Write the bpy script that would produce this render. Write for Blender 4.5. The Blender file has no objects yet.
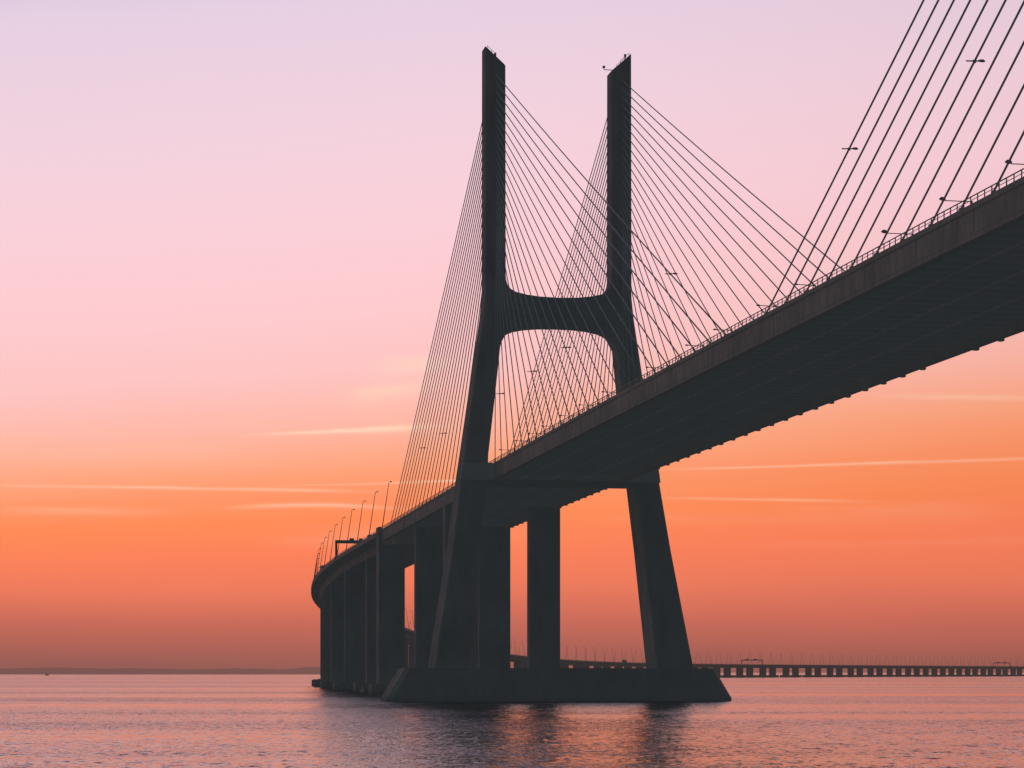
import bpy, math, random
from mathutils import Vector
random.seed(7)
S = bpy.context.scene
COL = S.collection
R = math.radians
H = 6.6                                   # camera height above the water; water surface is z = 0

# ------------------------------------------------------------------ materials
def new_mat(name):
    m = bpy.data.materials.new(name); m.use_nodes = True
    nt = m.node_tree; nt.nodes.clear()
    out = nt.nodes.new('ShaderNodeOutputMaterial')
    return m, nt, out
def node(nt, kind, **kw):
    n = nt.nodes.new(kind)
    for k, v in kw.items(): setattr(n, k, v)
    return n
def ramp(nt, stops, interp='LINEAR'):
    r = nt.nodes.new('ShaderNodeValToRGB'); cr = r.color_ramp; cr.interpolation = interp
    while len(cr.elements) > 1: cr.elements.remove(cr.elements[-1])
    cr.elements[0].position = stops[0][0]; cr.elements[0].color = (*stops[0][1], 1)
    for p, c in stops[1:]:
        e = cr.elements.new(p); e.color = (*c, 1)
    return r
def srgb(r, g, b):
    f = lambda v: ((v/255+.055)/1.055)**2.4 if v/255 > .04045 else v/255/12.92
    return (f(r), f(g), f(b))

HAZE_GLOW = (.36, .135, .10)
def surf(name, a, b, rough=.85, scale=.25, streak=True, metallic=0., haze_glow=True, bump=.15, seam=0.):
    m, nt, out = new_mat(name); L = nt.links
    geo = node(nt, 'ShaderNodeNewGeometry')
    mp = node(nt, 'ShaderNodeMapping'); mp.inputs['Scale'].default_value = (scale*2.2, scale*2.2, scale*.35 if streak else scale*2.2)
    L.new(geo.outputs['Position'], mp.inputs['Vector'])
    n1 = node(nt, 'ShaderNodeTexNoise'); n1.inputs['Scale'].default_value = 1.; n1.inputs['Detail'].default_value = 6; n1.inputs['Roughness'].default_value = .62
    L.new(mp.outputs[0], n1.inputs['Vector'])
    n2 = node(nt, 'ShaderNodeTexNoise'); n2.inputs['Scale'].default_value = .12; n2.inputs['Detail'].default_value = 4
    L.new(geo.outputs['Position'], n2.inputs['Vector'])
    ad = node(nt, 'ShaderNodeMath', operation='ADD'); L.new(n1.outputs[0], ad.inputs[0]); L.new(n2.outputs[0], ad.inputs[1])
    hf = node(nt, 'ShaderNodeMath', operation='MULTIPLY'); L.new(ad.outputs[0], hf.inputs[0]); hf.inputs[1].default_value = .5
    rp = ramp(nt, [(.36, a), (.64, b)]); L.new(hf.outputs[0], rp.inputs[0])
    col = rp.outputs[0]
    if seam:                               # lift joints of the cast concrete
        sp = node(nt, 'ShaderNodeSeparateXYZ'); L.new(geo.outputs['Position'], sp.inputs[0])
        mo = node(nt, 'ShaderNodeMath', operation='PINGPONG'); L.new(sp.outputs[2], mo.inputs[0]); mo.inputs[1].default_value = seam/2
        lt = node(nt, 'ShaderNodeMath', operation='LESS_THAN'); L.new(mo.outputs[0], lt.inputs[0]); lt.inputs[1].default_value = .09
        wt = node(nt, 'ShaderNodeMapRange'); L.new(sp.outputs[2], wt.inputs[0]); wt.inputs[1].default_value = .4; wt.inputs[2].default_value = 1.6; wt.inputs[3].default_value = .35; wt.inputs[4].default_value = 1.
        mx = node(nt, 'ShaderNodeMix', data_type='RGBA', blend_type='MULTIPLY')
        sc = node(nt, 'ShaderNodeMath', operation='MULTIPLY'); L.new(lt.outputs[0], sc.inputs[0]); sc.inputs[1].default_value = .45
        L.new(sc.outputs[0], mx.inputs[0]); L.new(col, mx.inputs[6]); mx.inputs[7].default_value = (.35, .35, .35, 1)
        m2 = node(nt, 'ShaderNodeMix', data_type='RGBA', blend_type='MULTIPLY'); m2.inputs[0].default_value = 1
        L.new(mx.outputs[2], m2.inputs[6]); L.new(wt.outputs[0], m2.inputs[7]); col = m2.outputs[2]
    p = node(nt, 'ShaderNodeBsdfPrincipled'); p.inputs['Roughness'].default_value = rough; p.inputs['Metallic'].default_value = metallic
    p.inputs['Specular IOR Level'].default_value = .25
    L.new(col, p.inputs['Base Color'])
    if bump:
        bp = node(nt, 'ShaderNodeBump'); bp.inputs['Strength'].default_value = bump; bp.inputs['Distance'].default_value = .1
        L.new(n1.outputs[0], bp.inputs['Height']); L.new(bp.outputs[0], p.inputs['Normal'])
    if haze_glow:                               # aerial haze painted as emission: lifts darks everywhere, more with distance up the estuary
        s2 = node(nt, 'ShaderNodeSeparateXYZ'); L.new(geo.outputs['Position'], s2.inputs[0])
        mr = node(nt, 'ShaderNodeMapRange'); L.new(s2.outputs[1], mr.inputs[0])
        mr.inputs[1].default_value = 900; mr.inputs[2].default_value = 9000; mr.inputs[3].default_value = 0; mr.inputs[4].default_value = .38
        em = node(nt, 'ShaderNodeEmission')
        hc = node(nt, 'ShaderNodeMix', data_type='RGBA'); L.new(mr.outputs[0], hc.inputs[0]); hc.inputs[6].default_value = (.048,.055,.060,1); hc.inputs[7].default_value = (*HAZE_GLOW, 1); L.new(hc.outputs[2], em.inputs[0])
        mf = node(nt, 'ShaderNodeMath', operation='ADD'); L.new(mr.outputs[0], mf.inputs[0]); mf.inputs[1].default_value = .36; mr = mf  # constant emission share that lifts dark faces even close by
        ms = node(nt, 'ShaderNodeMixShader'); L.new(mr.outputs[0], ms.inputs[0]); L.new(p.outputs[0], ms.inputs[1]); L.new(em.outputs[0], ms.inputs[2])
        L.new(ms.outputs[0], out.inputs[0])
    else: L.new(p.outputs[0], out.inputs[0])
    return m
M = {}
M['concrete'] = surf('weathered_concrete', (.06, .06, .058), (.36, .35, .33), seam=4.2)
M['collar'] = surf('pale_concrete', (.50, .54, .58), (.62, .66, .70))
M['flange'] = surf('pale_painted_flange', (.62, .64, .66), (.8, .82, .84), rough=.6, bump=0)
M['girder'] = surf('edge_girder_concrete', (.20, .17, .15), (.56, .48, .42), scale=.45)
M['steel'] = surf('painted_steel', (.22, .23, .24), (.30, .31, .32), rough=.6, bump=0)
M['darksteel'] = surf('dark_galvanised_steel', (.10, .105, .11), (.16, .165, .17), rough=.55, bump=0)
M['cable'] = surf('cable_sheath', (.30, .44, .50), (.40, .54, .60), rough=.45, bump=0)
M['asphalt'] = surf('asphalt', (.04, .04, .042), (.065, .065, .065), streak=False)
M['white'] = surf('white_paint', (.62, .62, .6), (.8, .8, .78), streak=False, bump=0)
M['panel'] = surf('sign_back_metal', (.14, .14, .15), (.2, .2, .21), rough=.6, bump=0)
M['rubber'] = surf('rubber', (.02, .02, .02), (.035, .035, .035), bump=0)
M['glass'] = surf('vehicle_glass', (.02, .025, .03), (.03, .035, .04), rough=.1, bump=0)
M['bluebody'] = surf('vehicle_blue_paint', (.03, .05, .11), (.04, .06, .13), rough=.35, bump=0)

# ------------------------------------------------------------------ mesh helper
class MB:
    def __init__(s): s.v = []; s.f = []
    def quadprism(s, pts_a, pts_b):
        n = len(pts_a); o = len(s.v); s.v += [tuple(p) for p in pts_a] + [tuple(p) for p in pts_b]
        s.f.append(tuple(o+i for i in reversed(range(n)))); s.f.append(tuple(o+n+i for i in range(n)))
        for i in range(n):
            j = (i+1) % n; s.f.append((o+i, o+j, o+n+j, o+n+i))
    def box(s, c, h, ax=((1,0,0),(0,1,0),(0,0,1))):
        c = Vector(c); X, Y, Z = [Vector(a)*k for a, k in zip(ax, h)]
        a = [c-X-Y-Z, c+X-Y-Z, c+X+Y-Z, c-X+Y-Z]; b = [p+Z*2 for p in a]
        s.quadprism(a, b)
    def tube(s, pts, rad, n=6):
        pts = [Vector(p) for p in pts]; rads = rad if isinstance(rad, (list, tuple)) else [rad]*len(pts)
        o = len(s.v)
        for i, p in enumerate(pts):
            d = (pts[min(i+1, len(pts)-1)]-pts[max(i-1, 0)]).normalized()
            ref = Vector((0,0,1)) if abs(d.z) < .9 else Vector((1,0,0))
            x = d.cross(ref).normalized(); y = d.cross(x)
            for k in range(n):
                a = 2*math.pi*k/n; s.v.append(tuple(p+(x*math.cos(a)+y*math.sin(a))*rads[i]))
        for i in range(len(pts)-1):
            for k in range(n):
                k2 = (k+1) % n; s.f.append((o+i*n+k, o+i*n+k2, o+(i+1)*n+k2, o+(i+1)*n+k))
        s.f.append(tuple(o+k for k in reversed(range(n)))); s.f.append(tuple(o+(len(pts)-1)*n+k for k in range(n)))
    def build(s, name, mat, parent=None, smooth=False):
        me = bpy.data.meshes.new(name); inv = parent_world(parent)
        me.from_pydata([(v[0]-inv.x, v[1]-inv.y, v[2]-inv.z) for v in s.v], [], s.f)
        me.materials.append(mat)
        if smooth:
            for p in me.polygons: p.use_smooth = True
        me.validate(); me.update()
        o = bpy.data.objects.new(name, me); COL.objects.link(o)
        if parent: o.parent = parent
        return o
def parent_world(p):
    v = Vector((0,0,0))
    while p is not None: v += p.location; p = p.parent
    return v
def empty(name, loc, label, cat, group=None, rz=0):
    o = bpy.data.objects.new(name, None); COL.objects.link(o); o.location = loc; o.rotation_euler = (0,0,rz)
    o.empty_display_size = 1
    o['label'] = label; o['category'] = cat
    if group: o['group'] = group
    return o
def tag(o, label, cat, group=None):
    o['label'] = label; o['category'] = cat
    if group: o['group'] = group
    return o
def copy_tree(o, parent=None):
    c = o.copy(); COL.objects.link(c)
    if parent: c.parent = parent
    for ch in list(o.children): copy_tree(ch, c)
    return c

# ------------------------------------------------------------------ alignment of the crossing
C0 = Vector((10.3, 516.4)); HEAD0 = R(10.4)           # pylon centre; heading angle west of north
S1, RAD, TURN = 291., 3350., R(10.4)+math.atan(.6)
S2 = S1+RAD*TURN
def path(s):
    """centre line -> (x, y, heading) ; heading 0 = +Y, positive clockwise"""
    h0 = -HEAD0
    if s <= S1: return C0.x+math.sin(h0)*s, C0.y+math.cos(h0)*s, h0
    x1, y1 = C0.x+math.sin(h0)*S1, C0.y+math.cos(h0)*S1
    t = min(s, S2)-S1; h = h0+t/RAD
    x = x1+RAD*(math.cos(h0)-math.cos(h)); y = y1+RAD*(math.sin(h)-math.sin(h0))
    if s > S2: x += math.sin(h)*(s-S2); y += math.cos(h)*(s-S2)
    return x, y, h
ZK = [(-700,43.5),(-420,46.7),(-300,47.7),(-150,47.9),(0,47.3),(204,45.2),(500,41.9),(800,37.6),(1130,30.6),(1420,22.6),(1700,15.6),(1950,12.2),(2250,10.6),(2700,10.2),(6000,10.2)]
def deckz(s):                              # Catmull-Rom through the levels, absolute height of the road slab
    for i in range(len(ZK)-1):
        if s <= ZK[i+1][0] or i == len(ZK)-2: break
    x0, y0 = ZK[i]; x1, y1 = ZK[i+1]; t = (s-x0)/(x1-x0)
    m0 = (y1-ZK[i-1][1])/(x1-ZK[i-1][0]) if i else (y1-y0)/(x1-x0)
    m1 = (ZK[i+2][1]-y0)/(ZK[i+2][0]-x0) if i+2 < len(ZK) else (y1-y0)/(x1-x0)
    d = x1-x0; h = (2*t**3-3*t*t+1)*y0+(t**3-2*t*t+t)*m0*d+(-2*t**3+3*t*t)*y1+(t**3-t*t)*m1*d
    return h+H
def P(s, c, z):
    x, y, h = path(s); return Vector((x+math.cos(h)*c, y-math.sin(h)*c, z))
def axes(s):
    x, y, h = path(s); return (Vector((math.cos(h), -math.sin(h), 0)), Vector((math.sin(h), math.cos(h), 0)), Vector((0,0,1)))
def sweep(mb, prof, ss, rel=True):
    n = len(prof); o = len(mb.v)
    for s in ss:
        z0 = deckz(s) if rel else 0
        for c, z in prof: mb.v.append(tuple(P(s, c, z0+z)))
    for i in range(len(ss)-1):
        for k in range(n):
            k2 = (k+1) % n; mb.f.append((o+i*n+k, o+i*n+k2, o+(i+1)*n+k2, o+(i+1)*n+k))
    mb.f.append(tuple(o+k for k in reversed(range(n)))); e = o+(len(ss)-1)*n; mb.f.append(tuple(e+k for k in range(n)))
def frange(a, b, d):
    n = max(1, round((b-a)/d)); return [a+(b-a)*i/n for i in range(n+1)]

# ------------------------------------------------------------------ the cable-stayed bridge
bridge = empty('cable_stayed_bridge', (C0.x, C0.y, 0), 'dark concrete cable-stayed bridge with an H-shaped pylon and fans of thin cables', 'bridge')
SA, SB = -600., 204.
# pylon legs: (height, outer, inner, half length)
PROF = [(-3, 31.0, 22.2, 7.25), (6.4, 30.0, 21.4, 7.2), (7.61, 29.8, 21.3, 5.8), (34.6, 25.3, 18.9, 5.1), (50.1, 23.1, 17.3, 4.7), (56.0, 22.2, 16.7, 4.3), (70, 20.2, 15.0, 3.8),
        (83.2, 18.3, 13.5, 3.2), (88, 17.6, 12.8, 3.05), (93, 17.1, 12.4, 2.9), (145.3, 17.1, 12.4, 2.5)]
def leg(sign):
    mb = MB(); n = 8
    for k, (z, co, ci, l) in enumerate(PROF):
        sh = max(0, 56-z)/50*(1.3 if sign > 0 else -.6); co += sh; ci += sh
        top = k == len(PROF)-1; b = .35
        ring = [(ci+b, -l), (co-b, -l), (co, -l+b), (co, l-b), (co-b, l), (ci+b, l), (ci, l-b), (ci, -l+b)]
        for c, s in ring:
            zz = z+(c-ci)/(co-ci)*4.2 if top else z
            mb.v.append(tuple(P(s, sign*c, zz)))
    for i in range(len(PROF)-1):
        for k in range(n):
            k2 = (k+1) % n; q = (i*n+k, i*n+k2, (i+1)*n+k2, (i+1)*n+k); mb.f.append(q if sign > 0 else q[::-1])
    mb.f.append(tuple(range((len(PROF)-1)*n, len(PROF)*n)) if sign > 0 else tuple(reversed(range((len(PROF)-1)*n, len(PROF)*n))))
    # notched anchor recesses up both faces of the leg
    for i in range(24):
        z = 143.4-1.9*i
        for d in (-1, 1):
            l = 2.5+(146-z)/53*.4
            mb.box(P(d*(l+.10), sign*14.75, z-.35), (.42, .22, .45), axes(0))
    lg = mb.build('pylon_leg', M['concrete'], bridge)
    lg['label'] = 'near slanting pylon leg on the left' if sign < 0 else 'far slanting pylon leg on the right'
    # maintenance rail and small masts on the sloping roof
    roofz = lambda c: 145.3+(c-12.4)/4.7*4.2
    for s in (-2.2, 2.2):
        rm = MB(); pts = [P(s, sign*c, roofz(c)+.6) for c in (14.6, 15.6, 16.6)]
        rm.tube(pts, .05, 4)
        for c in (14.6, 15.6, 16.6): rm.tube([P(s, sign*c, roofz(c)-.05), P(s, sign*c, roofz(c)+.6)], .05, 4)
        rm.build('roof_railing', M['darksteel'], lg)
    am = MB(); c = 14.6 if sign < 0 else 15.9
    am.tube([P(-1.2, sign*c, roofz(c)-.1), P(-1.2, sign*c, roofz(c)+1.0)], .09, 6); am.box(P(-1.2, sign*c, roofz(c)+.8), (.22, .22, .35), axes(0))
    am.build('aerial_mast', M['darksteel'], lg)
    if sign > 0:
        wm = MB(); zb = roofz(12.8)-.3
        wm.tube([P(-1.5, 13.1, zb-.1), P(-1.5, 13.1, zb+.35), P(-1.5, 10.9, zb+.35), P(-1.5, 10.8, zb+.8)], .09, 6)
        wm.box(P(-1.5, 10.8, zb+.95), (.25, .25, .25), axes(0)); wm.build('warning_light_arm', M['darksteel'], lg)
    return lg
legL, legR = leg(-1), leg(1)
# crossbeam between the legs, cut in gentle arches
tp = [(0,86.0),(.35,86.15),(.6,86.5),(.8,87.05),(.9,87.7),(.955,88.5),(.985,89.6),(1.0,91.3)]
bt = [(0,79.4),(.35,79.3),(.6,79.0),(.8,78.5),(.9,78.0),(.97,77.4),(1.02,76.7),(1.06,75.8),(1.09,74.7),(1.108,73.7),(1.12,72.9)]
up = [(t*12.45, z+H) for t, z in tp]; dn = [(t*12.45, z+H) for t, z in bt]
prof = [(-c, z) for c, z in reversed(up)] + up[1:] + [(13.6, 97.9), (14.6, 90), (14.6, 84), (14.4, 79.1)] + list(reversed(dn)) + [(-c, z) for c, z in dn[1:]] + [(-14.4, 79.1), (-14.6, 84), (-14.6, 90), (-13.6, 97.9)]
bm_ = MB(); bm_.quadprism([P(-2.45, c, z) for c, z in prof], [P(2.45, c, z) for c, z in prof])
# polygons are non-convex: build as strips instead
bm_ = MB(); N = 60
def interp(tab, c):
    c = abs(c)
    for (a, za), (b, zb) in zip(tab, tab[1:]):
        if c <= b: return za+(zb-za)*(c-a)/(b-a)
    return tab[-1][1]
cs = sorted(set([c for c, z in up]+[-c for c, z in up]+[c for c, z in dn]+[-c for c, z in dn]+[12.44*k/20 for k in range(-20, 21)]))
for c in cs:
    for s, z in ((-2.45, interp(up, c)), (-2.45, interp(dn, c)), (2.45, interp(dn, c)), (2.45, interp(up, c))):
        bm_.v.append(tuple(P(s, c, z)))
for i in range(len(cs)-1):
    for k in range(4): bm_.f.append((i*4+k, i*4+(k+1) % 4, (i+1)*4+(k+1) % 4, (i+1)*4+k))
bm_.f.append((3,2,1,0)); e = (len(cs)-1)*4; bm_.f.append((e, e+1, e+2, e+3))
bm_.build('crossbeam', M['concrete'], bridge)
# beam carrying the deck, between the legs just under the girders
dm = MB(); dm.box(P(0, 0, deckz(0)-3.87), (19.5, 3.4, .54), axes(0)); dm.build('deck_support_beam', M['concrete'], bridge)
for sg in (-1, 1):
    km = MB(); s0 = deckz(0)
    km.quadprism([P(-5.35, sg*c, z) for c, z in ((16.2, s0+.3), (22.75, s0+.3), (23.3, s0-3.6), (16.6, s0-3.6))],
                 [P(-4.1, sg*c, z) for c, z in ((16.2, s0+.3), (22.75, s0+.3), (23.3, s0-3.6), (16.6, s0-3.6))])
    km.quadprism([P(-5.3, sg*c, z) for c, z in ((15.6, s0+.25), (18.1, s0+.25), (18.1, s0-3.5), (15.6, s0-3.5))],
                 [P(5.3, sg*c, z) for c, z in ((15.6, s0+.25), (18.1, s0+.25), (18.1, s0-3.5), (15.6, s0-3.5))])
    km.build('deck_collar', M['collar'], bridge)
# foundation in the river
fm = MB()
def ring(z, ex, ey, ch):
    return [P(s, c, z) for c, s in ((-ex+ch, -ey), (ex-ch, -ey), (ex, -ey+ch*1.6), (ex, ey-ch*1.6), (ex-ch, ey), (-ex+ch, ey), (-ex, ey-ch*1.6), (-ex, -ey+ch*1.6))]
fm.quadprism(ring(.95, 40.0, 7.0, 1.0), ring(7.6, 36.0, 7.0, 1.0))
fm.quadprism(ring(-3, 40.15, 7.12, 1.0), ring(.95, 40.15, 7.12, 1.0))
for k in range(-8, 9):
    if abs(k*4) in (24, 28): continue
    fm.box(P(-7.0, k*4, 4.3), (.1, .12, 2.7), axes(0))
fd = fm.build('foundation', M['concrete'], bridge); fd['label'] = 'long sloped-end concrete foundation standing in the water'

# deck
ss = frange(SA, SB, 10)
sl = MB(); sweep(sl, [(-15.62,.28),(-15.62,-.30),(-15.0,-.42),(15.0,-.42),(15.62,-.30),(15.62,.28),(15.1,.28),(15.1,.0),(-15.1,.0),(-15.1,.28)], ss)
deck = sl.build('deck', M['girder'], bridge)
rd = MB(); sweep(rd, [(-14.2,.03),(-14.2,.004),(14.2,.004),(14.2,.03)], ss); rd.build('roadway', M['asphalt'], deck)
for sg in (-1, 1):
    g = MB(); sweep(g, [(sg*15.42,-.424),(sg*15.42,-2.75),(sg*15.36,-2.76),(sg*15.36,-3.3),(sg*14.2,-3.3),(sg*14.2,-.424)], ss)
    s = SA+4
    while s < SB-3:                        # drain stains would be here as shallow pilasters at the segment joints
        g.box(P(s, sg*15.43, deckz(s)-1.55), (.03, .05, 1.1), axes(s)); s += 8.3
    ab = MB()
    for base, sgn, step in ((0, -1, 8.3), (-420, 1, 8.65), (0, 1, 7.65)):
        for i in range(24):
            s = base+sgn*(5+step*i)
            if sg > 0: ab.box(P(s, sg*14.45, deckz(s)-3.58), (.3, .45, .26), axes(s))
            ab.box(P(s, sg*15.3, deckz(s)+.42), (.2, .3, .137), axes(s))
    ab.v, ab.f, g2 = ab.v, ab.f, g
    o = len(g.v); g.v += ab.v; g.f += [tuple(o+i for i in f) for f in ab.f]
    g.build('edge_girder', M['girder'], deck)
    r = MB()
    pr = lambda z, t: [(sg*15.45-t,z-t),(sg*15.45+t,z-t),(sg*15.45+t,z+t),(sg*15.45-t,z+t)]
    sweep(r, pr(1.1,.05), ss); sweep(r, pr(.72,.028), ss)
    s = SA+1
    while s < SB: r.box(P(s, sg*15.45, deckz(s)+.68), (.05, .05, .4), axes(s)); s += 1.85
    r.build('railing', M['darksteel'], deck)
fb = MB(); fg = MB(); s = SA+2
while s < SB-1:                            # transverse steel floor beams with wide bottom flanges
    z = deckz(s); A = axes(s)
    fb.box(P(s, 0, z-1.22), (14.19, .04, .79), A); fg.box(P(s, 0, z-2.04), (14.19, .30, .03), A)
    for c in (-9.5, -4.75, 4.75, 9.5): fb.box(P(s, c, z-1.22), (.02, .22, .78), A)
    s += 4.15
for c in (-7.1, 0, 7.1): sweep(fg, [(c-.14,-2.08),(c-.14,-2.3),(c+.14,-2.3),(c+.14,-2.08)], ss)
fl = fb.build('floor_beams', M['steel'], deck)
fg.build('beam_flanges', M['flange'], deck)

# river piers of the side spans (two columns on one pile cap)
def pier(root, s, co, ci, l, top, cap_c=17., cap_s=5.5, capz=3.0, rise=None, off=0.):
    A = axes(s); co0, ci0 = co, ci
    for sg in (-1, 1):
        co, ci = co0+sg*off, ci0+sg*off
        m = MB(); zt = deckz(s)+top; z0 = capz-.3; n = 4; b = .3
        a = [P(s-l, sg*(co-b), z0), P(s-l+b, sg*co, z0), P(s+l-b, sg*co, z0), P(s+l, sg*(co-b), z0), P(s+l, sg*(ci+b), z0), P(s+l-b, sg*ci, z0), P(s-l+b, sg*ci, z0), P(s-l, sg*(ci+b), z0)]
        if sg > 0: a = a[::-1]
        m.quadprism(a, [Vector((p.x, p.y, zt)) for p in a])
        if rise: m.quadprism([P(s+x, sg*c, zt) for c, x in ((15.7,-l),(16.6,-l),(16.6,l),(15.7,l))], [P(s+x, sg*c, deckz(s)+rise) for c, x in ((15.7,-l),(16.6,-l),(16.6,l),(15.7,l))])
        if sg < 0: p = m.build('pier', M['concrete'], root)
        else: q = m.build('column', M['concrete'], p)
    m = MB(); e = 1.4
    pts = [(-cap_c+e,-cap_s),(cap_c-e,-cap_s),(cap_c,-cap_s+e),(cap_c,cap_s-e),(cap_c-e,cap_s),(-cap_c+e,cap_s),(-cap_c,cap_s-e),(-cap_c,-cap_s+e)]
    m.quadprism([P(s+y, x, -3) for x, y in pts], [P(s+y, x, capz) for x, y in pts])
    m.build('pile_cap', M['concrete'], p)
    return p
pier(bridge, 72, 15.3, 7.1, 2.0, -3.31, cap_c=18)
pier(bridge, 142, 14.0, 4.8, 2.0, -3.31, cap_c=18, off=.8)
pier(bridge, 204.6, 16.6, 8.2, 3.6, -4.5, cap_c=19, cap_s=6, rise=1.1)

# stay cables
ANCH = {}
def cable(pts, r, name='stay_cable'):
    m = MB(); m.tube(pts, r, 6); return m
def cable_pts(base, sgn, side, i, step):
    zt = 143.4-1.9*(23-i); l = 2.5+(146-zt)/53*.4-.25
    s = base+sgn*(5+step*i)
    a = P(base+sgn*l, side*14.75, zt); b = P(s, side*15.3, deckz(s)+.5)
    L = (a-b).length
    pts = []
    for k in range(9):
        t = k/8; p = a.lerp(b, t); p.z -= 4*t*(1-t)*L*L*.0000135; pts.append(p)
    return pts, s
fans = []
for side in (-1, 1):
    for base, sgn, step in ((0, -1, 8.3), (0, 1, 7.65), (-420, 1, 8.65)):
        for i in range(24):
            if base < 0 and side > 0: continue
            fans.append((side, base, sgn, step, i))
key = lambda f: (f[1] == 0 and f[4] < (1 if f[2] < 0 else 3), )
parts = [f for f in fans if not (f[1] < 0 and f[4] < 12)]
small = [f for f in fans if f[1] < 0 and f[4] < 12]
# the 100 that show largest become parts, the shortest ones by the tower feet and out of view join one mesh
keep = sorted(parts, key=lambda f: (-(f[4]+(30 if f[1] < 0 else 0)+(0 if f[0] < 0 else -2)+(2 if f[2] < 0 else -1))))[:100]
rest = small+[f for f in parts if f not in keep]
PTS = {}
for f in fans:
    side, base, sgn, step, i = f
    PTS[f] = cable_pts(base, sgn, side, i, step)[0]
def rad_of(f): return .112 if f[1] == 0 else .13
for f in keep:
    m = MB(); m.tube(PTS[f], rad_of(f), 6); m.build('stay_cable', M['cable'], bridge, smooth=True)
m = MB()
for f in rest: m.tube(PTS[f], rad_of(f), 6)
o = m.build('stay_cables', M['cable'], bridge, smooth=True); o['kind'] = 'stuff'

# ------------------------------------------------------------------ the long viaduct that continues the crossing
VA, VB = 205., 3900.
viaduct = empty('viaduct', tuple(P(VA, 0, 0)), 'long low concrete viaduct on paired piers curving from the bridge to the right horizon', 'viaduct')
vs = frange(VA, 2800, 12)+frange(2800, VB, 60)[1:]
v = MB()
prof = [(-15.5,.5),(-15.5,-1.05),(-15.0,-1.2),(-11.6,-1.75),(-10.4,-4.0),(-4.6,-4.0),(-3.4,-1.75),(3.4,-1.75),(4.6,-4.0),(10.4,-4.0),(11.6,-1.75),(15.0,-1.2),(15.5,-1.05),(15.5,.5),(15.2,.5),(15.1,0),(-15.1,0),(-15.2,.5)]
sweep(v, prof, vs)
v.f = v.f[:-2]                              # open box ends butt against the pier heads
vd = v.build('deck', M['girder'], viaduct)
rd = MB(); sweep(rd, [(-14.2,.03),(-14.2,.004),(14.2,.004),(14.2,.03)], vs); rd.build('roadway', M['asphalt'], vd)
for sg in (-1, 1):
    r = MB(); t = .05
    sweep(r, [(sg*15.35-t,.95),(sg*15.35+t,.95),(sg*15.35+t,1.05),(sg*15.35-t,1.05)], vs)
    s = VA+1
    while s < 1500: r.box(P(s, sg*15.35, deckz(s)+.725), (.05, .05, .235), axes(s)); s += 4
    r.build('railing', M['darksteel'], vd)
s = 204.6+79
while s < VB:
    if s < 290: pier(viaduct, s, 12.7, 5.7, 1.9, -3.98, cap_c=15.2, cap_s=5.5, off=1.8)
    else: pier(viaduct, s, 10.9 if s < 1300 else 11.6, 3.9 if s < 1300 else 2.9, 1.9 if s < 1300 else 2.4, -3.98, cap_c=15.2, cap_s=5.5)
    s += 79

# ------------------------------------------------------------------ lamps
def lamp_proto(label, group):
    t = empty('street_lamp', (0,0,0), label, 'street lamp', group)
    m = MB(); m.tube([(0,0,0),(2.35,0,15.9)], [.17,.09], 6); m.build('pole', M['darksteel'], t)
    m = MB(); m.tube([(2.3,0,15.85),(2.8,0,15.95)], .06, 6); m.build('arm', M['darksteel'], t)
    m = MB(); m.tube([(2.6,0,15.93),(2.8,0,15.96),(3.2,0,15.98),(3.4,0,15.95)], [.08,.16,.17,.06], 8); m.build('lamp_head', M['darksteel'], t)
    return t
GL = ('tall thin street lamp on the outer left edge of the viaduct, leaning over the road', 'street lamps along the outer left edge of the viaduct')
GR = ('tall thin street lamp on the inner right edge of the viaduct, leaning over the road', 'street lamps along the inner right edge of the viaduct')
for side, (lb, gp), off in ((-1, GL, 0), (1, GR, 17)):
    first = None; s = 207+off
    while s < VB-60:
        o = lamp_proto(lb, gp) if first is None else copy_tree(first)
        if first is None: first = o
        x, y, h = path(s)
        o.location = P(s, side*14.9, deckz(s)+.0)
        o.rotation_euler = (0, 0, -h+(0 if side < 0 else math.pi))
        s += 36
def cable_lamp_proto(label, group, arm):
    t = empty('cable_lamp', (0,0,0), label, 'lamp', group)
    m = MB(); m.tube([(-.3 if arm > 2 else -.9,0,0),(arm-.7,0,.06)], .075, 6); m.build('arm', M['darksteel'], t)
    m = MB(); m.tube([(arm-.8,0,.06),(arm-.5,0,.09),(arm-.2,0,.09),(arm,0,.05)], [.07,.15,.16,.06], 8); m.build('lamp_head', M['darksteel'], t)
    m = MB(); m.box((0,0,0), (.14,.15,.15)); m.build('clamp', M['darksteel'], t)
    return t
def at_height(f, z):
    p = PTS[f]
    for a, b in zip(p, p[1:]):
        if a.z >= z >= b.z: return a.lerp(b, (a.z-z)/(a.z-b.z))
    return None
def s_of(p):
    u = axes(0)[1]; return (Vector((p.x-C0.x, p.y-C0.y, 0))).dot(u)
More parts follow.
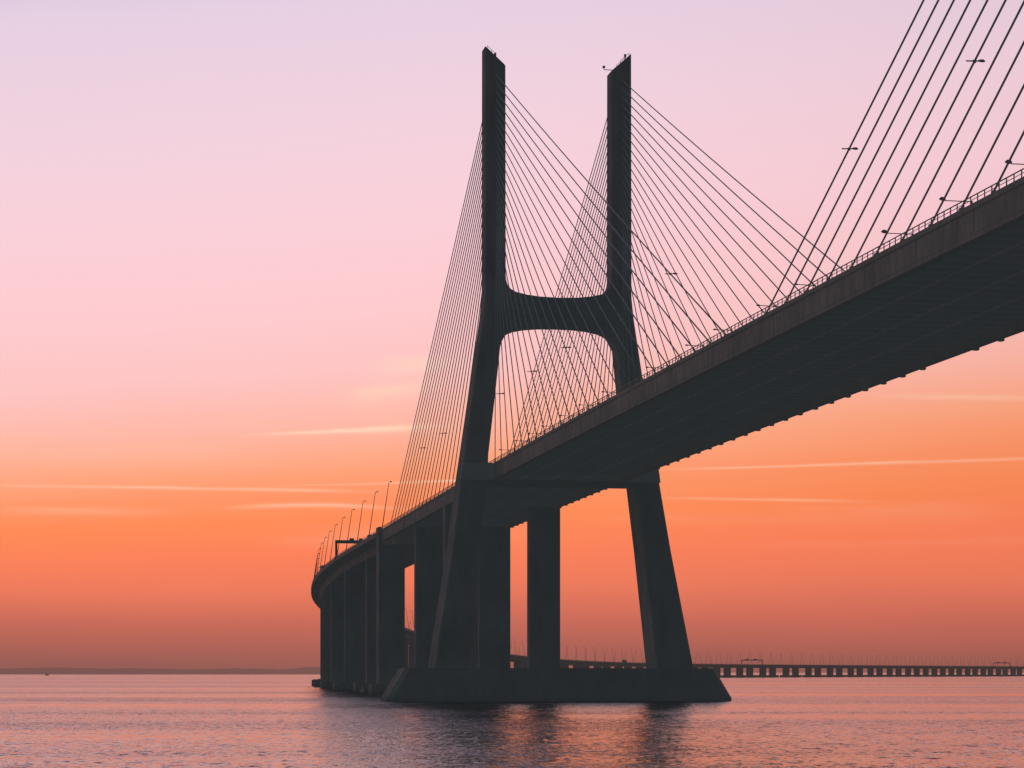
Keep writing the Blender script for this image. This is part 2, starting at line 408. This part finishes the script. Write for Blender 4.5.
for side, zc, targets, lb, gp, arm in (
    (-1, 62.7+H, [-287,-250,-163,-124,-84,-45,-12,32,72,113], 'small lamp clamped high on a cable of the nearer cable plane, arm pointing right', 'lamps on the nearer cable plane', 1.15),
    (1, 65.4+H, [-234,-212,-189,-142,-118,-95,-72,-40,6,28,51,75,97,118,140], 'small lamp on a long arm clamped to a cable of the farther cable plane', 'lamps on the farther cable plane', 3.6)):
    first = None; used = set()
    for tg in targets:
        best = None
        for f in fans:
            if side > 0 and f[1] < 0: continue
            if f[0] != side or f in used: continue
            q = at_height(f, zc)
            if q is None: continue
            d = abs(s_of(q)-tg)
            if best is None or d < best[0]: best = (d, f, q)
        if best is None or best[0] > 9:
            if side > 0 and tg < -190: q = P(tg, 15.3, zc)
            else: continue
        else: used.add(best[1]); q = best[2]
        if side > 0 and (best is None or best[0] > 9):
            continue
        o = cable_lamp_proto(lb, gp, arm) if first is None else copy_tree(first)
        if first is None: first = o
        o.location = q; o.rotation_euler = (0, 0, R(10.4)+(math.pi if side > 0 else 0))

# ------------------------------------------------------------------ far cable plane of the opposite tower: lamps hang on tall posts of its own
first = None
for tg in (-234, -211, -187.5, -257):
    if first is None:
        t = empty('post_lamp', (0,0,0), 'lamp on a tall post behind the far railing of the deck, head toward the road', 'lamp', 'post lamps behind the far railing at midspan')
        m = MB(); m.tube([(0,0,0),(0,0,17.6)], [.2,.1], 6); m.build('pole', M['darksteel'], t)
        m = MB(); m.tube([(0,0,17.5),(4.0,0,17.5)], .07, 6); m.build('arm', M['darksteel'], t)
        m = MB(); m.tube([(3.9,0,17.6),(4.1,0,17.72),(4.5,0,17.75),(4.8,0,17.68)], [.1,.27,.28,.1], 8); m.build('lamp_head', M['darksteel'], t)
        first = t; o = t
    else: o = copy_tree(first)
    o.location = P(tg, 15.9, deckz(tg)+.1); o.rotation_euler = (0, 0, R(10.4)+math.pi)

# ------------------------------------------------------------------ sign gantries
def gantry(s, label, half, panels):
    t = empty('sign_gantry', tuple(P(s, 0, deckz(s))), label, 'sign gantry')
    z = deckz(s); A = axes(s)
    for sg in (-1, 1):
        m = MB(); m.box(P(s, sg*half, z+3.6), (.42, .42, 3.6), A); m.box(P(s, sg*half, z+.3), (.7, .7, .3), A); m.build('post', M['darksteel'], t)
    m = MB()
    for dz in (0, 1.0):
        for ds in (-.4, .4): m.box(P(s+ds, 0, z+6.1+dz), (half, .1, .12), A)
    k = -half+1
    while k < half:
        m.tube([P(s-.4, k, z+6.1), P(s-.4, min(k+1, half), z+7.1)], .07, 4); m.tube([P(s-.4, min(k+1, half), z+7.1), P(s-.4, min(k+2, half), z+6.1)], .07, 4); k += 2
    m.box(P(s, 0, z+6.6), (half, .12, .45), A)
    m.build('truss', M['darksteel'], t)
    for c, w, h in panels:
        m = MB(); m.box(P(s-.65, c, z+7.2), (w, .12, h), A); m.box(P(s-.5, c, z+7.0), (w*.6, .05, h*.6), A); m.build('sign_panel', M['panel'], t)
gantry(352, 'dark overhead sign gantry with two boxes spanning the near end of the viaduct', 15.0, [(-9.1, .9, .75), (-5.6, .75, .75), (3, .9, .75)])
gantry(2600, 'small distant sign gantry on the viaduct just right of the pylon foundation', 15.0, [(-7, 2.5, .9), (5, 3, .9)])
gantry(3640, 'most distant sign gantry at the right edge, on the far end of the viaduct', 15.0, [(-6, 2.5, .9), (6, 3, .9)])

# ------------------------------------------------------------------ vehicles on the road
def vehicle(name, s, c, L, W, HT, label, cat, mat, cab):
    h = path(s)[2]
    t = empty(name, tuple(P(s, c, deckz(s)+.035)), label, cat)
    z = deckz(s)+.035; A = axes(s)
    m = MB(); m.box(P(s-(cab/2), c, z+.9+(HT-.9)/2), (W/2, (L-cab)/2-.1, (HT-.9)/2), A); m.box(P(s, c, z+.7), (W/2-.15, L/2, .15), A)
    b = m.build('body', mat, t)
    m = MB(); zc = z+.85; hh = min(HT-.2, 2.9)
    f0, f1 = s+L/2-cab+.1, s+L/2
    m.quadprism([P(f0,c-W/2+.05,zc), P(f1,c-W/2+.05,zc), P(f1-.05,c-W/2+.05,zc+(hh-.85)*.5), P(f1-.45,c-W/2+.1,z+hh), P(f0,c-W/2+.1,z+hh)],
                [P(f0,c+W/2-.05,zc), P(f1,c+W/2-.05,zc), P(f1-.05,c+W/2-.05,zc+(hh-.85)*.5), P(f1-.45,c+W/2-.1,z+hh), P(f0,c+W/2-.1,z+hh)])
    m.build('cab', M['bluebody'], t)
    m = MB(); m.box(P(f1-.2, c, z+.85+(hh-.85)*.72), (W/2-.25, .14, (hh-.85)*.18), A); m.build('windscreen', M['glass'], t)
    for ds in (-L/2+1.0, L/2-.9):
        for sg in (-1, 1):
            m = MB(); q = P(s+ds, c+sg*(W/2-.18), z+.5); m.tube([q-A[0]*.15, q+A[0]*.15], .5, 14); m.build('wheel', M['rubber'], t)
vehicle('lorry', 474, -12.2, 15.0, 2.55, 4.4, 'dark box lorry on the viaduct where it curves away at the far left', 'lorry', M['panel'], 2.2)
vehicle('van', 262, -11.9, 6.2, 2.1, 2.7, 'small van behind the barrier just past the transition pier', 'van', M['panel'], 1.8)
vehicle('bus', 2110, 11.4, 11.0, 2.5, 3.4, 'tiny bus on the distant viaduct seen left of the right pylon leg', 'bus', M['panel'], 1.5)

# ------------------------------------------------------------------ things on the water
t = empty('buoy', (-50.6, 756, 0), 'small pale buoy floating in front of the left viaduct piers', 'buoy')
m = MB(); m.tube([(-50.6,756,-.4),(-50.6,756,.1),(-50.6,756,.7),(-50.6,756,.9)], [.5,.75,.7,.3], 12); m.build('float', M['white'], t, smooth=True)
m = MB(); m.tube([(-50.6,756,.85),(-50.6,756,2.0),(-50.6,756,2.5)], [.22,.2,.05], 8); m.build('mast', M['white'], t)
bx, by = -1038, 5000
t = empty('boat', (bx, by, 0), 'tiny dark fishing boat far out below the hills at the left', 'boat')
m = MB()
hull = [(-4.6,1.2),(-3.8,1.7),(0,1.8),(3,1.3),(5,0),(3,-1.3),(0,-1.8),(-3.8,-1.7),(-4.6,-1.2)]
m.quadprism([(bx+x*.85, by+y*.75, -.3) for x, y in hull], [(bx+x, by+y, 1.5+max(0, x)*.12) for x, y in hull]); m.build('hull', M['panel'], t)
m = MB(); m.box((bx-1.5, by, 2.5), (1.5,1.1,1.1)); m.box((bx-1.5, by, 3.65), (1.7,1.25,.06)); m.build('wheelhouse', M['panel'], t)
m = MB(); m.tube([(bx-.6,by,3.6),(bx-.6,by,5.6)], .08, 5); m.build('mast', M['darksteel'], t)

# ------------------------------------------------------------------ water
me = bpy.data.meshes.new('water')
me.from_pydata([(-40000,-2000,0),(40000,-2000,0),(40000,60000,0),(-40000,60000,0)], [], [(0,1,2,3)])
m, nt, out = new_mat('estuary_water'); L = nt.links
geo = node(nt, 'ShaderNodeNewGeometry')
def wn(scale, sx, sy, det, rough=.55, rot=0., dist=0.):
    mp = node(nt, 'ShaderNodeMapping'); mp.inputs['Scale'].default_value = (sx, sy, 1); mp.inputs['Rotation'].default_value = (0,0,R(rot))
    L.new(geo.outputs['Position'], mp.inputs['Vector'])
    n = node(nt, 'ShaderNodeTexNoise'); n.inputs['Scale'].default_value = scale; n.inputs['Detail'].default_value = det; n.inputs['Roughness'].default_value = rough
    n.inputs['Distortion'].default_value = dist; L.new(mp.outputs[0], n.inputs['Vector']); return n
def math_(op, x, y):
    n = node(nt, 'ShaderNodeMath', operation=op)
    for i, q in enumerate((x, y)):
        if isinstance(q, (int, float)): n.inputs[i].default_value = q
        else: L.new(q, n.inputs[i])
    return n.outputs[0]
def vm(op, x, y=None, sc=None):
    n = node(nt, 'ShaderNodeVectorMath', operation=op)
    for i, q in enumerate((x, y)):
        if q is None: continue
        if isinstance(q, tuple): n.inputs[i].default_value = q
        else: L.new(q, n.inputs[i])
    if sc is not None:
        if isinstance(sc, (int, float)): n.inputs['Scale'].default_value = sc
        else: L.new(sc, n.inputs['Scale'])
    return n.outputs[0]
a = wn(1.1, 1., .5, 4, .7, 12, .4); b = wn(.22, 1., .6, 3, .6, -8); c = wn(.0075, .22, 1.7, 5, .6, 3); d = wn(2.6, .7, 1, 2, .6, 24)
patch = node(nt, 'ShaderNodeMapRange'); L.new(c.outputs[0], patch.inputs[0]); patch.inputs[1].default_value = .36; patch.inputs[2].default_value = .64; patch.inputs[3].default_value = .5; patch.inputs[4].default_value = 1.3
tot = None
for nz, k in ((a, 1.15), (b, .5), (d, .8)):
    t_ = vm('SCALE', vm('SUBTRACT', nz.outputs[1], (.5,.5,.5)), sc=k)
    tot = t_ if tot is None else vm('ADD', tot, t_)
tot = vm('SCALE', tot, sc=patch.outputs[0])
# what a low viewpoint sees of a wavelet is its near slope; far slopes are hidden behind the crests
sx_ = node(nt, 'ShaderNodeSeparateXYZ'); L.new(tot, sx_.inputs[0])
cx_ = node(nt, 'ShaderNodeCombineXYZ'); L.new(sx_.outputs[0], cx_.inputs[0])
ab_ = math_('ABSOLUTE', sx_.outputs[1], 0)
L.new(math_('MULTIPLY', math_('ADD', math_('ADD', math_('MULTIPLY', ab_, .42), math_('MULTIPLY', math_('POWER', ab_, 2.), 5.)), .008), -1.), cx_.inputs[1])
tot = cx_.outputs[0]
nrm = vm('NORMALIZE', vm('ADD', tot, (0, 0, 1)))
p = node(nt, 'ShaderNodeBsdfPrincipled'); p.inputs['Base Color'].default_value = (.06,.03,.034,1); p.inputs['Roughness'].default_value = .05; p.inputs['IOR'].default_value = 1.40; p.inputs['Specular Tint'].default_value = (1, .80, .79, 1)
L.new(nrm, p.inputs['Normal'])
L.new(p.outputs[0], out.inputs[0])
me.materials.append(m)
w = bpy.data.objects.new('water', me); COL.objects.link(w); w['kind'] = 'structure'

# ------------------------------------------------------------------ low hills on the far shore
m = surf('hills_haze_glow', (.05,.055,.05), (.09,.085,.07), haze_glow=False, scale=.004, streak=False, bump=0)
nt = m.node_tree; L = nt.links; out = [n for n in nt.nodes if n.type == 'OUTPUT_MATERIAL'][0]; pr_ = [n for n in nt.nodes if n.type == 'BSDF_PRINCIPLED'][0]
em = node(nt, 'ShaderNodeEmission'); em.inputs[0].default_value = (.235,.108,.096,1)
ms = node(nt, 'ShaderNodeMixShader'); ms.inputs[0].default_value = .84; L.new(pr_.outputs[0], ms.inputs[1]); L.new(em.outputs[0], ms.inputs[2]); L.new(ms.outputs[0], out.inputs[0])  # distance veil painted over the hills as a flat emissive colour
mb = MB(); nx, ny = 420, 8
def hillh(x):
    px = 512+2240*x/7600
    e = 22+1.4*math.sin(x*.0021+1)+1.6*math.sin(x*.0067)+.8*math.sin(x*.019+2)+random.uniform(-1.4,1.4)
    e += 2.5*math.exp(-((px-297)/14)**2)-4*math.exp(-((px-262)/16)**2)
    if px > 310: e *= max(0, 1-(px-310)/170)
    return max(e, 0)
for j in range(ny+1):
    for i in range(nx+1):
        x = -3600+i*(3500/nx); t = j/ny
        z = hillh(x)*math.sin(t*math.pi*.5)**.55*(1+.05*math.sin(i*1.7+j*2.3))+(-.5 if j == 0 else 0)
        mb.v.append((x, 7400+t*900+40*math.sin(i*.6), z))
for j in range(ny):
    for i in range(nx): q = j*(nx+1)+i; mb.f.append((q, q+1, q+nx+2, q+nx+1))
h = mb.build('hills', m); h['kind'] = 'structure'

# ------------------------------------------------------------------ sky
W = bpy.data.worlds.new('World'); S.world = W; W.use_nodes = True
nt = W.node_tree; nt.nodes.clear(); L = nt.links
out = nt.nodes.new('ShaderNodeOutputWorld'); tc = nt.nodes.new('ShaderNodeTexCoord')
sp = nt.nodes.new('ShaderNodeSeparateXYZ'); L.new(tc.outputs['Generated'], sp.inputs[0])
def mth(op, x, y=0., clamp=False):
    n = nt.nodes.new('ShaderNodeMath'); n.operation = op; n.use_clamp = clamp
    for i, q in enumerate((x, y)):
        if isinstance(q, (int, float)): n.inputs[i].default_value = q
        else: L.new(q, n.inputs[i])
    return n.outputs[0]
def mrange(v, a, b, c, d, smooth=True):
    n = nt.nodes.new('ShaderNodeMapRange'); n.interpolation_type = 'SMOOTHSTEP' if smooth else 'LINEAR'
    L.new(v, n.inputs[0])
    for i, q in enumerate((a, b, c, d)): n.inputs[i+1].default_value = q
    return n.outputs[0]
def mixc(fac, a, b, mode='MIX'):
    n = nt.nodes.new('ShaderNodeMix'); n.data_type = 'RGBA'; n.blend_type = mode
    if isinstance(fac, (int, float)): n.inputs[0].default_value = fac
    else: L.new(fac, n.inputs[0])
    for k, q in ((6, a), (7, b)):
        if isinstance(q, tuple): n.inputs[k].default_value = (*q, 1)
        else: L.new(q, n.inputs[k])
    return n.outputs[2]
X, Y, Z = sp.outputs
ypos = mth('MAXIMUM', Y, .02)
u = mth('DIVIDE', X, ypos); vv = mth('DIVIDE', Z, ypos)
# gentle unevenness of the air
n0 = nt.nodes.new('ShaderNodeTexNoise'); n0.inputs['Scale'].default_value = 2.2; n0.inputs['Detail'].default_value = 3
mp0 = nt.nodes.new('ShaderNodeMapping'); mp0.inputs['Scale'].default_value = (1, 1, 6); L.new(tc.outputs['Generated'], mp0.inputs[0]); L.new(mp0.outputs[0], n0.inputs[0])
wob = mth('MULTIPLY', mth('SUBTRACT', n0.outputs[0], .5), .024)
# the bands of colour sit a little lower toward the left of the view
skew = mth('MULTIPLY', mth('MAXIMUM', mth('MINIMUM', u, .4), -.4), -.085)
lift = mth('MULTIPLY', skew, mrange(Z, .02, .12, 0, 1))
e = mth('ADD', mth('ADD', Z, wob), lift)
es = mth('DIVIDE', e, .40, True)
def el(y): t = (672.5-y)/2240; return t/math.sqrt(1+t*t)/.40
stops = [(672,(152,94,86)),(655,(174,100,88)),(625,(204,109,91)),(590,(238,124,94)),(550,(253,131,91)),(515,(255,140,89)),(485,(255,150,104)),(450,(255,167,130)),(405,(255,183,164)),
         (350,(254,197,195)),(290,(254,203,207)),(210,(251,208,216)),(120,(243,210,222)),(0,(231,208,226))]
st = [(max(0, el(y)), srgb(*c)) for y, c in stops]+[(.85, srgb(190,184,214)), (1., srgb(150,152,186))]
rp = ramp(nt, st); L.new(es, rp.inputs[0])
sky = rp.outputs[0]
# fade of the glow with height and toward the back of the viewer
hi = mrange(Z, .33, .8, 0, 1); sky = mixc(hi, sky, (.045,.055,.075))
az = mrange(Y, -.1, .93, 0, 1); dusk = (.034,.045,.055)
sky = mixc(az, dusk, sky)
# right side of the sky is a little deeper
sky = mixc(mrange(u, -.05, .35, 0, .16), sky, (.42,.36,.42), 'MULTIPLY')
# thin cloud streaks and vapour trails
def px(x): return (x-512)/2240
def py(y): return (672.5-y)/2240
cn = nt.nodes.new('ShaderNodeTexNoise'); cn.inputs['Scale'].default_value = 14; cn.inputs['Detail'].default_value = 4
mpc = nt.nodes.new('ShaderNodeMapping'); mpc.inputs['Scale'].default_value = (1, 1, 9); L.new(tc.outputs['Generated'], mpc.inputs[0]); L.new(mpc.outputs[0], cn.inputs[0])
cw = mth('SUBTRACT', cn.outputs[0], .5)
total = None
for x0, y0, x1, y1, w0, w1, amp, curve in (
    (215, 435.5, 470, 426.5, 1.0, 4.2, .66, 0), (-60, 484, 400, 492, 1.3, 1.7, .34, 0), (255, 486.5, 600, 477, 1.0, 1.6, .36, 0), (200, 510, 430, 511, 2.6, 1.8, .30, 5.),
    (640, 471, 1100, 456, 1.0, 1.8, .30, 0), (850, 396, 1100, 399, 2.6, 3.4, .20, 0), (620, 497, 900, 502, 1.0, 1.8, .26, 0), (-40, 511, 200, 513, 4, 4, .12, 0),
    (330, 404, 470, 372, 9, 15, .36, 0), (350, 374, 480, 354, 7, 9, .34, 0), (240, 540, 560, 532, 7, 9, .14, 0), (560, 520, 1040, 512, 6, 10, .05, 0), (700, 545, 1100, 540, 3, 6, .03, 0),(-100, 460, 300, 452, 12, 14, .06, 0)):
    k = (py(y1)-py(y0))/(px(x1)-px(x0))
    line = mth('ADD', mth('MULTIPLY', mth('SUBTRACT', u, px(x0)), k), py(y0))
    if curve: line = mth('ADD', line, mth('MULTIPLY', mth('SINE', mth('MULTIPLY', mth('SUBTRACT', u, px(x0)), math.pi/(px(x1)-px(x0)))), curve/2240))
    wd = mth('MAXIMUM', mth('ADD', mth('MULTIPLY', mth('SUBTRACT', u, px(x0)), (w1-w0)/(x1-x0)), w0/2240), .3/2240)
    line = mth('ADD', line, mth('MULTIPLY', cw, 2.2*w1/2240))
    dd = mth('DIVIDE', mth('SUBTRACT', vv, line), wd)
    g = mth('POWER', 2.718, mth('MULTIPLY', mth('MULTIPLY', dd, dd), -1.))
    fl = min(.05, (px(x1)-px(x0))*.4)
    g = mth('MULTIPLY', g, mrange(u, px(x0), px(x0)+fl, 0, 1)); g = mth('MULTIPLY', g, mrange(u, px(x1)-fl, px(x1), 1, 0))
    g = mth('MULTIPLY', g, mth('MULTIPLY', mth('ADD', mth('MULTIPLY', cw, 3.2), 1.), amp))
    total = g if total is None else mth('ADD', total, g)
total = mth('MULTIPLY', total, mrange(Y, .3, .6, 0, 1)); total = mth('MINIMUM', mth('MAXIMUM', total, 0), .9)
sky = mixc(total, sky, srgb(255, 220, 190))
n = nt.nodes.new('ShaderNodeTexSky'); n.sky_type = 'NISHITA'; n.sun_disc = False; n.sun_elevation = R(1.5); n.sun_rotation = R(-62); n.altitude = 10; n.dust_density = 3
bg1 = nt.nodes.new('ShaderNodeBackground'); L.new(sky, bg1.inputs[0]); bg1.inputs[1].default_value = 1.0
bg2 = nt.nodes.new('ShaderNodeBackground'); L.new(n.outputs[0], bg2.inputs[0]); bg2.inputs[1].default_value = .002
ad = nt.nodes.new('ShaderNodeAddShader'); L.new(bg1.outputs[0], ad.inputs[0]); L.new(bg2.outputs[0], ad.inputs[1]); L.new(ad.outputs[0], out.inputs[0])

# the sun is almost down, low beyond the left side of the view
sun = bpy.data.lights.new('sun', 'SUN'); sun.energy = .06; sun.angle = R(8); sun.color = (1., .56, .40)
so = bpy.data.objects.new('sun', sun); COL.objects.link(so)
dv = -Vector((math.sin(R(-78))*math.cos(R(3)), math.cos(R(-78))*math.cos(R(3)), math.sin(R(3))))
so.rotation_euler = dv.to_track_quat('-Z', 'Y').to_euler()

# ------------------------------------------------------------------ camera (shift lens keeps the verticals upright)
cam = bpy.data.cameras.new('camera'); co = bpy.data.objects.new('camera', cam); COL.objects.link(co)
cam.sensor_fit = 'HORIZONTAL'; cam.sensor_width = 36; cam.lens = 2240/1024*36
cam.shift_y = (672.5-384)/1024
co.location = (0, 0, H); co.rotation_euler = (R(90), 0, 0)
cam.clip_start = .5; cam.clip_end = 100000
S.camera = co
S.view_settings.view_transform = 'Standard'; S.view_settings.look = 'None'; S.view_settings.exposure = 0
S.render.resolution_x = 1024; S.render.resolution_y = 768
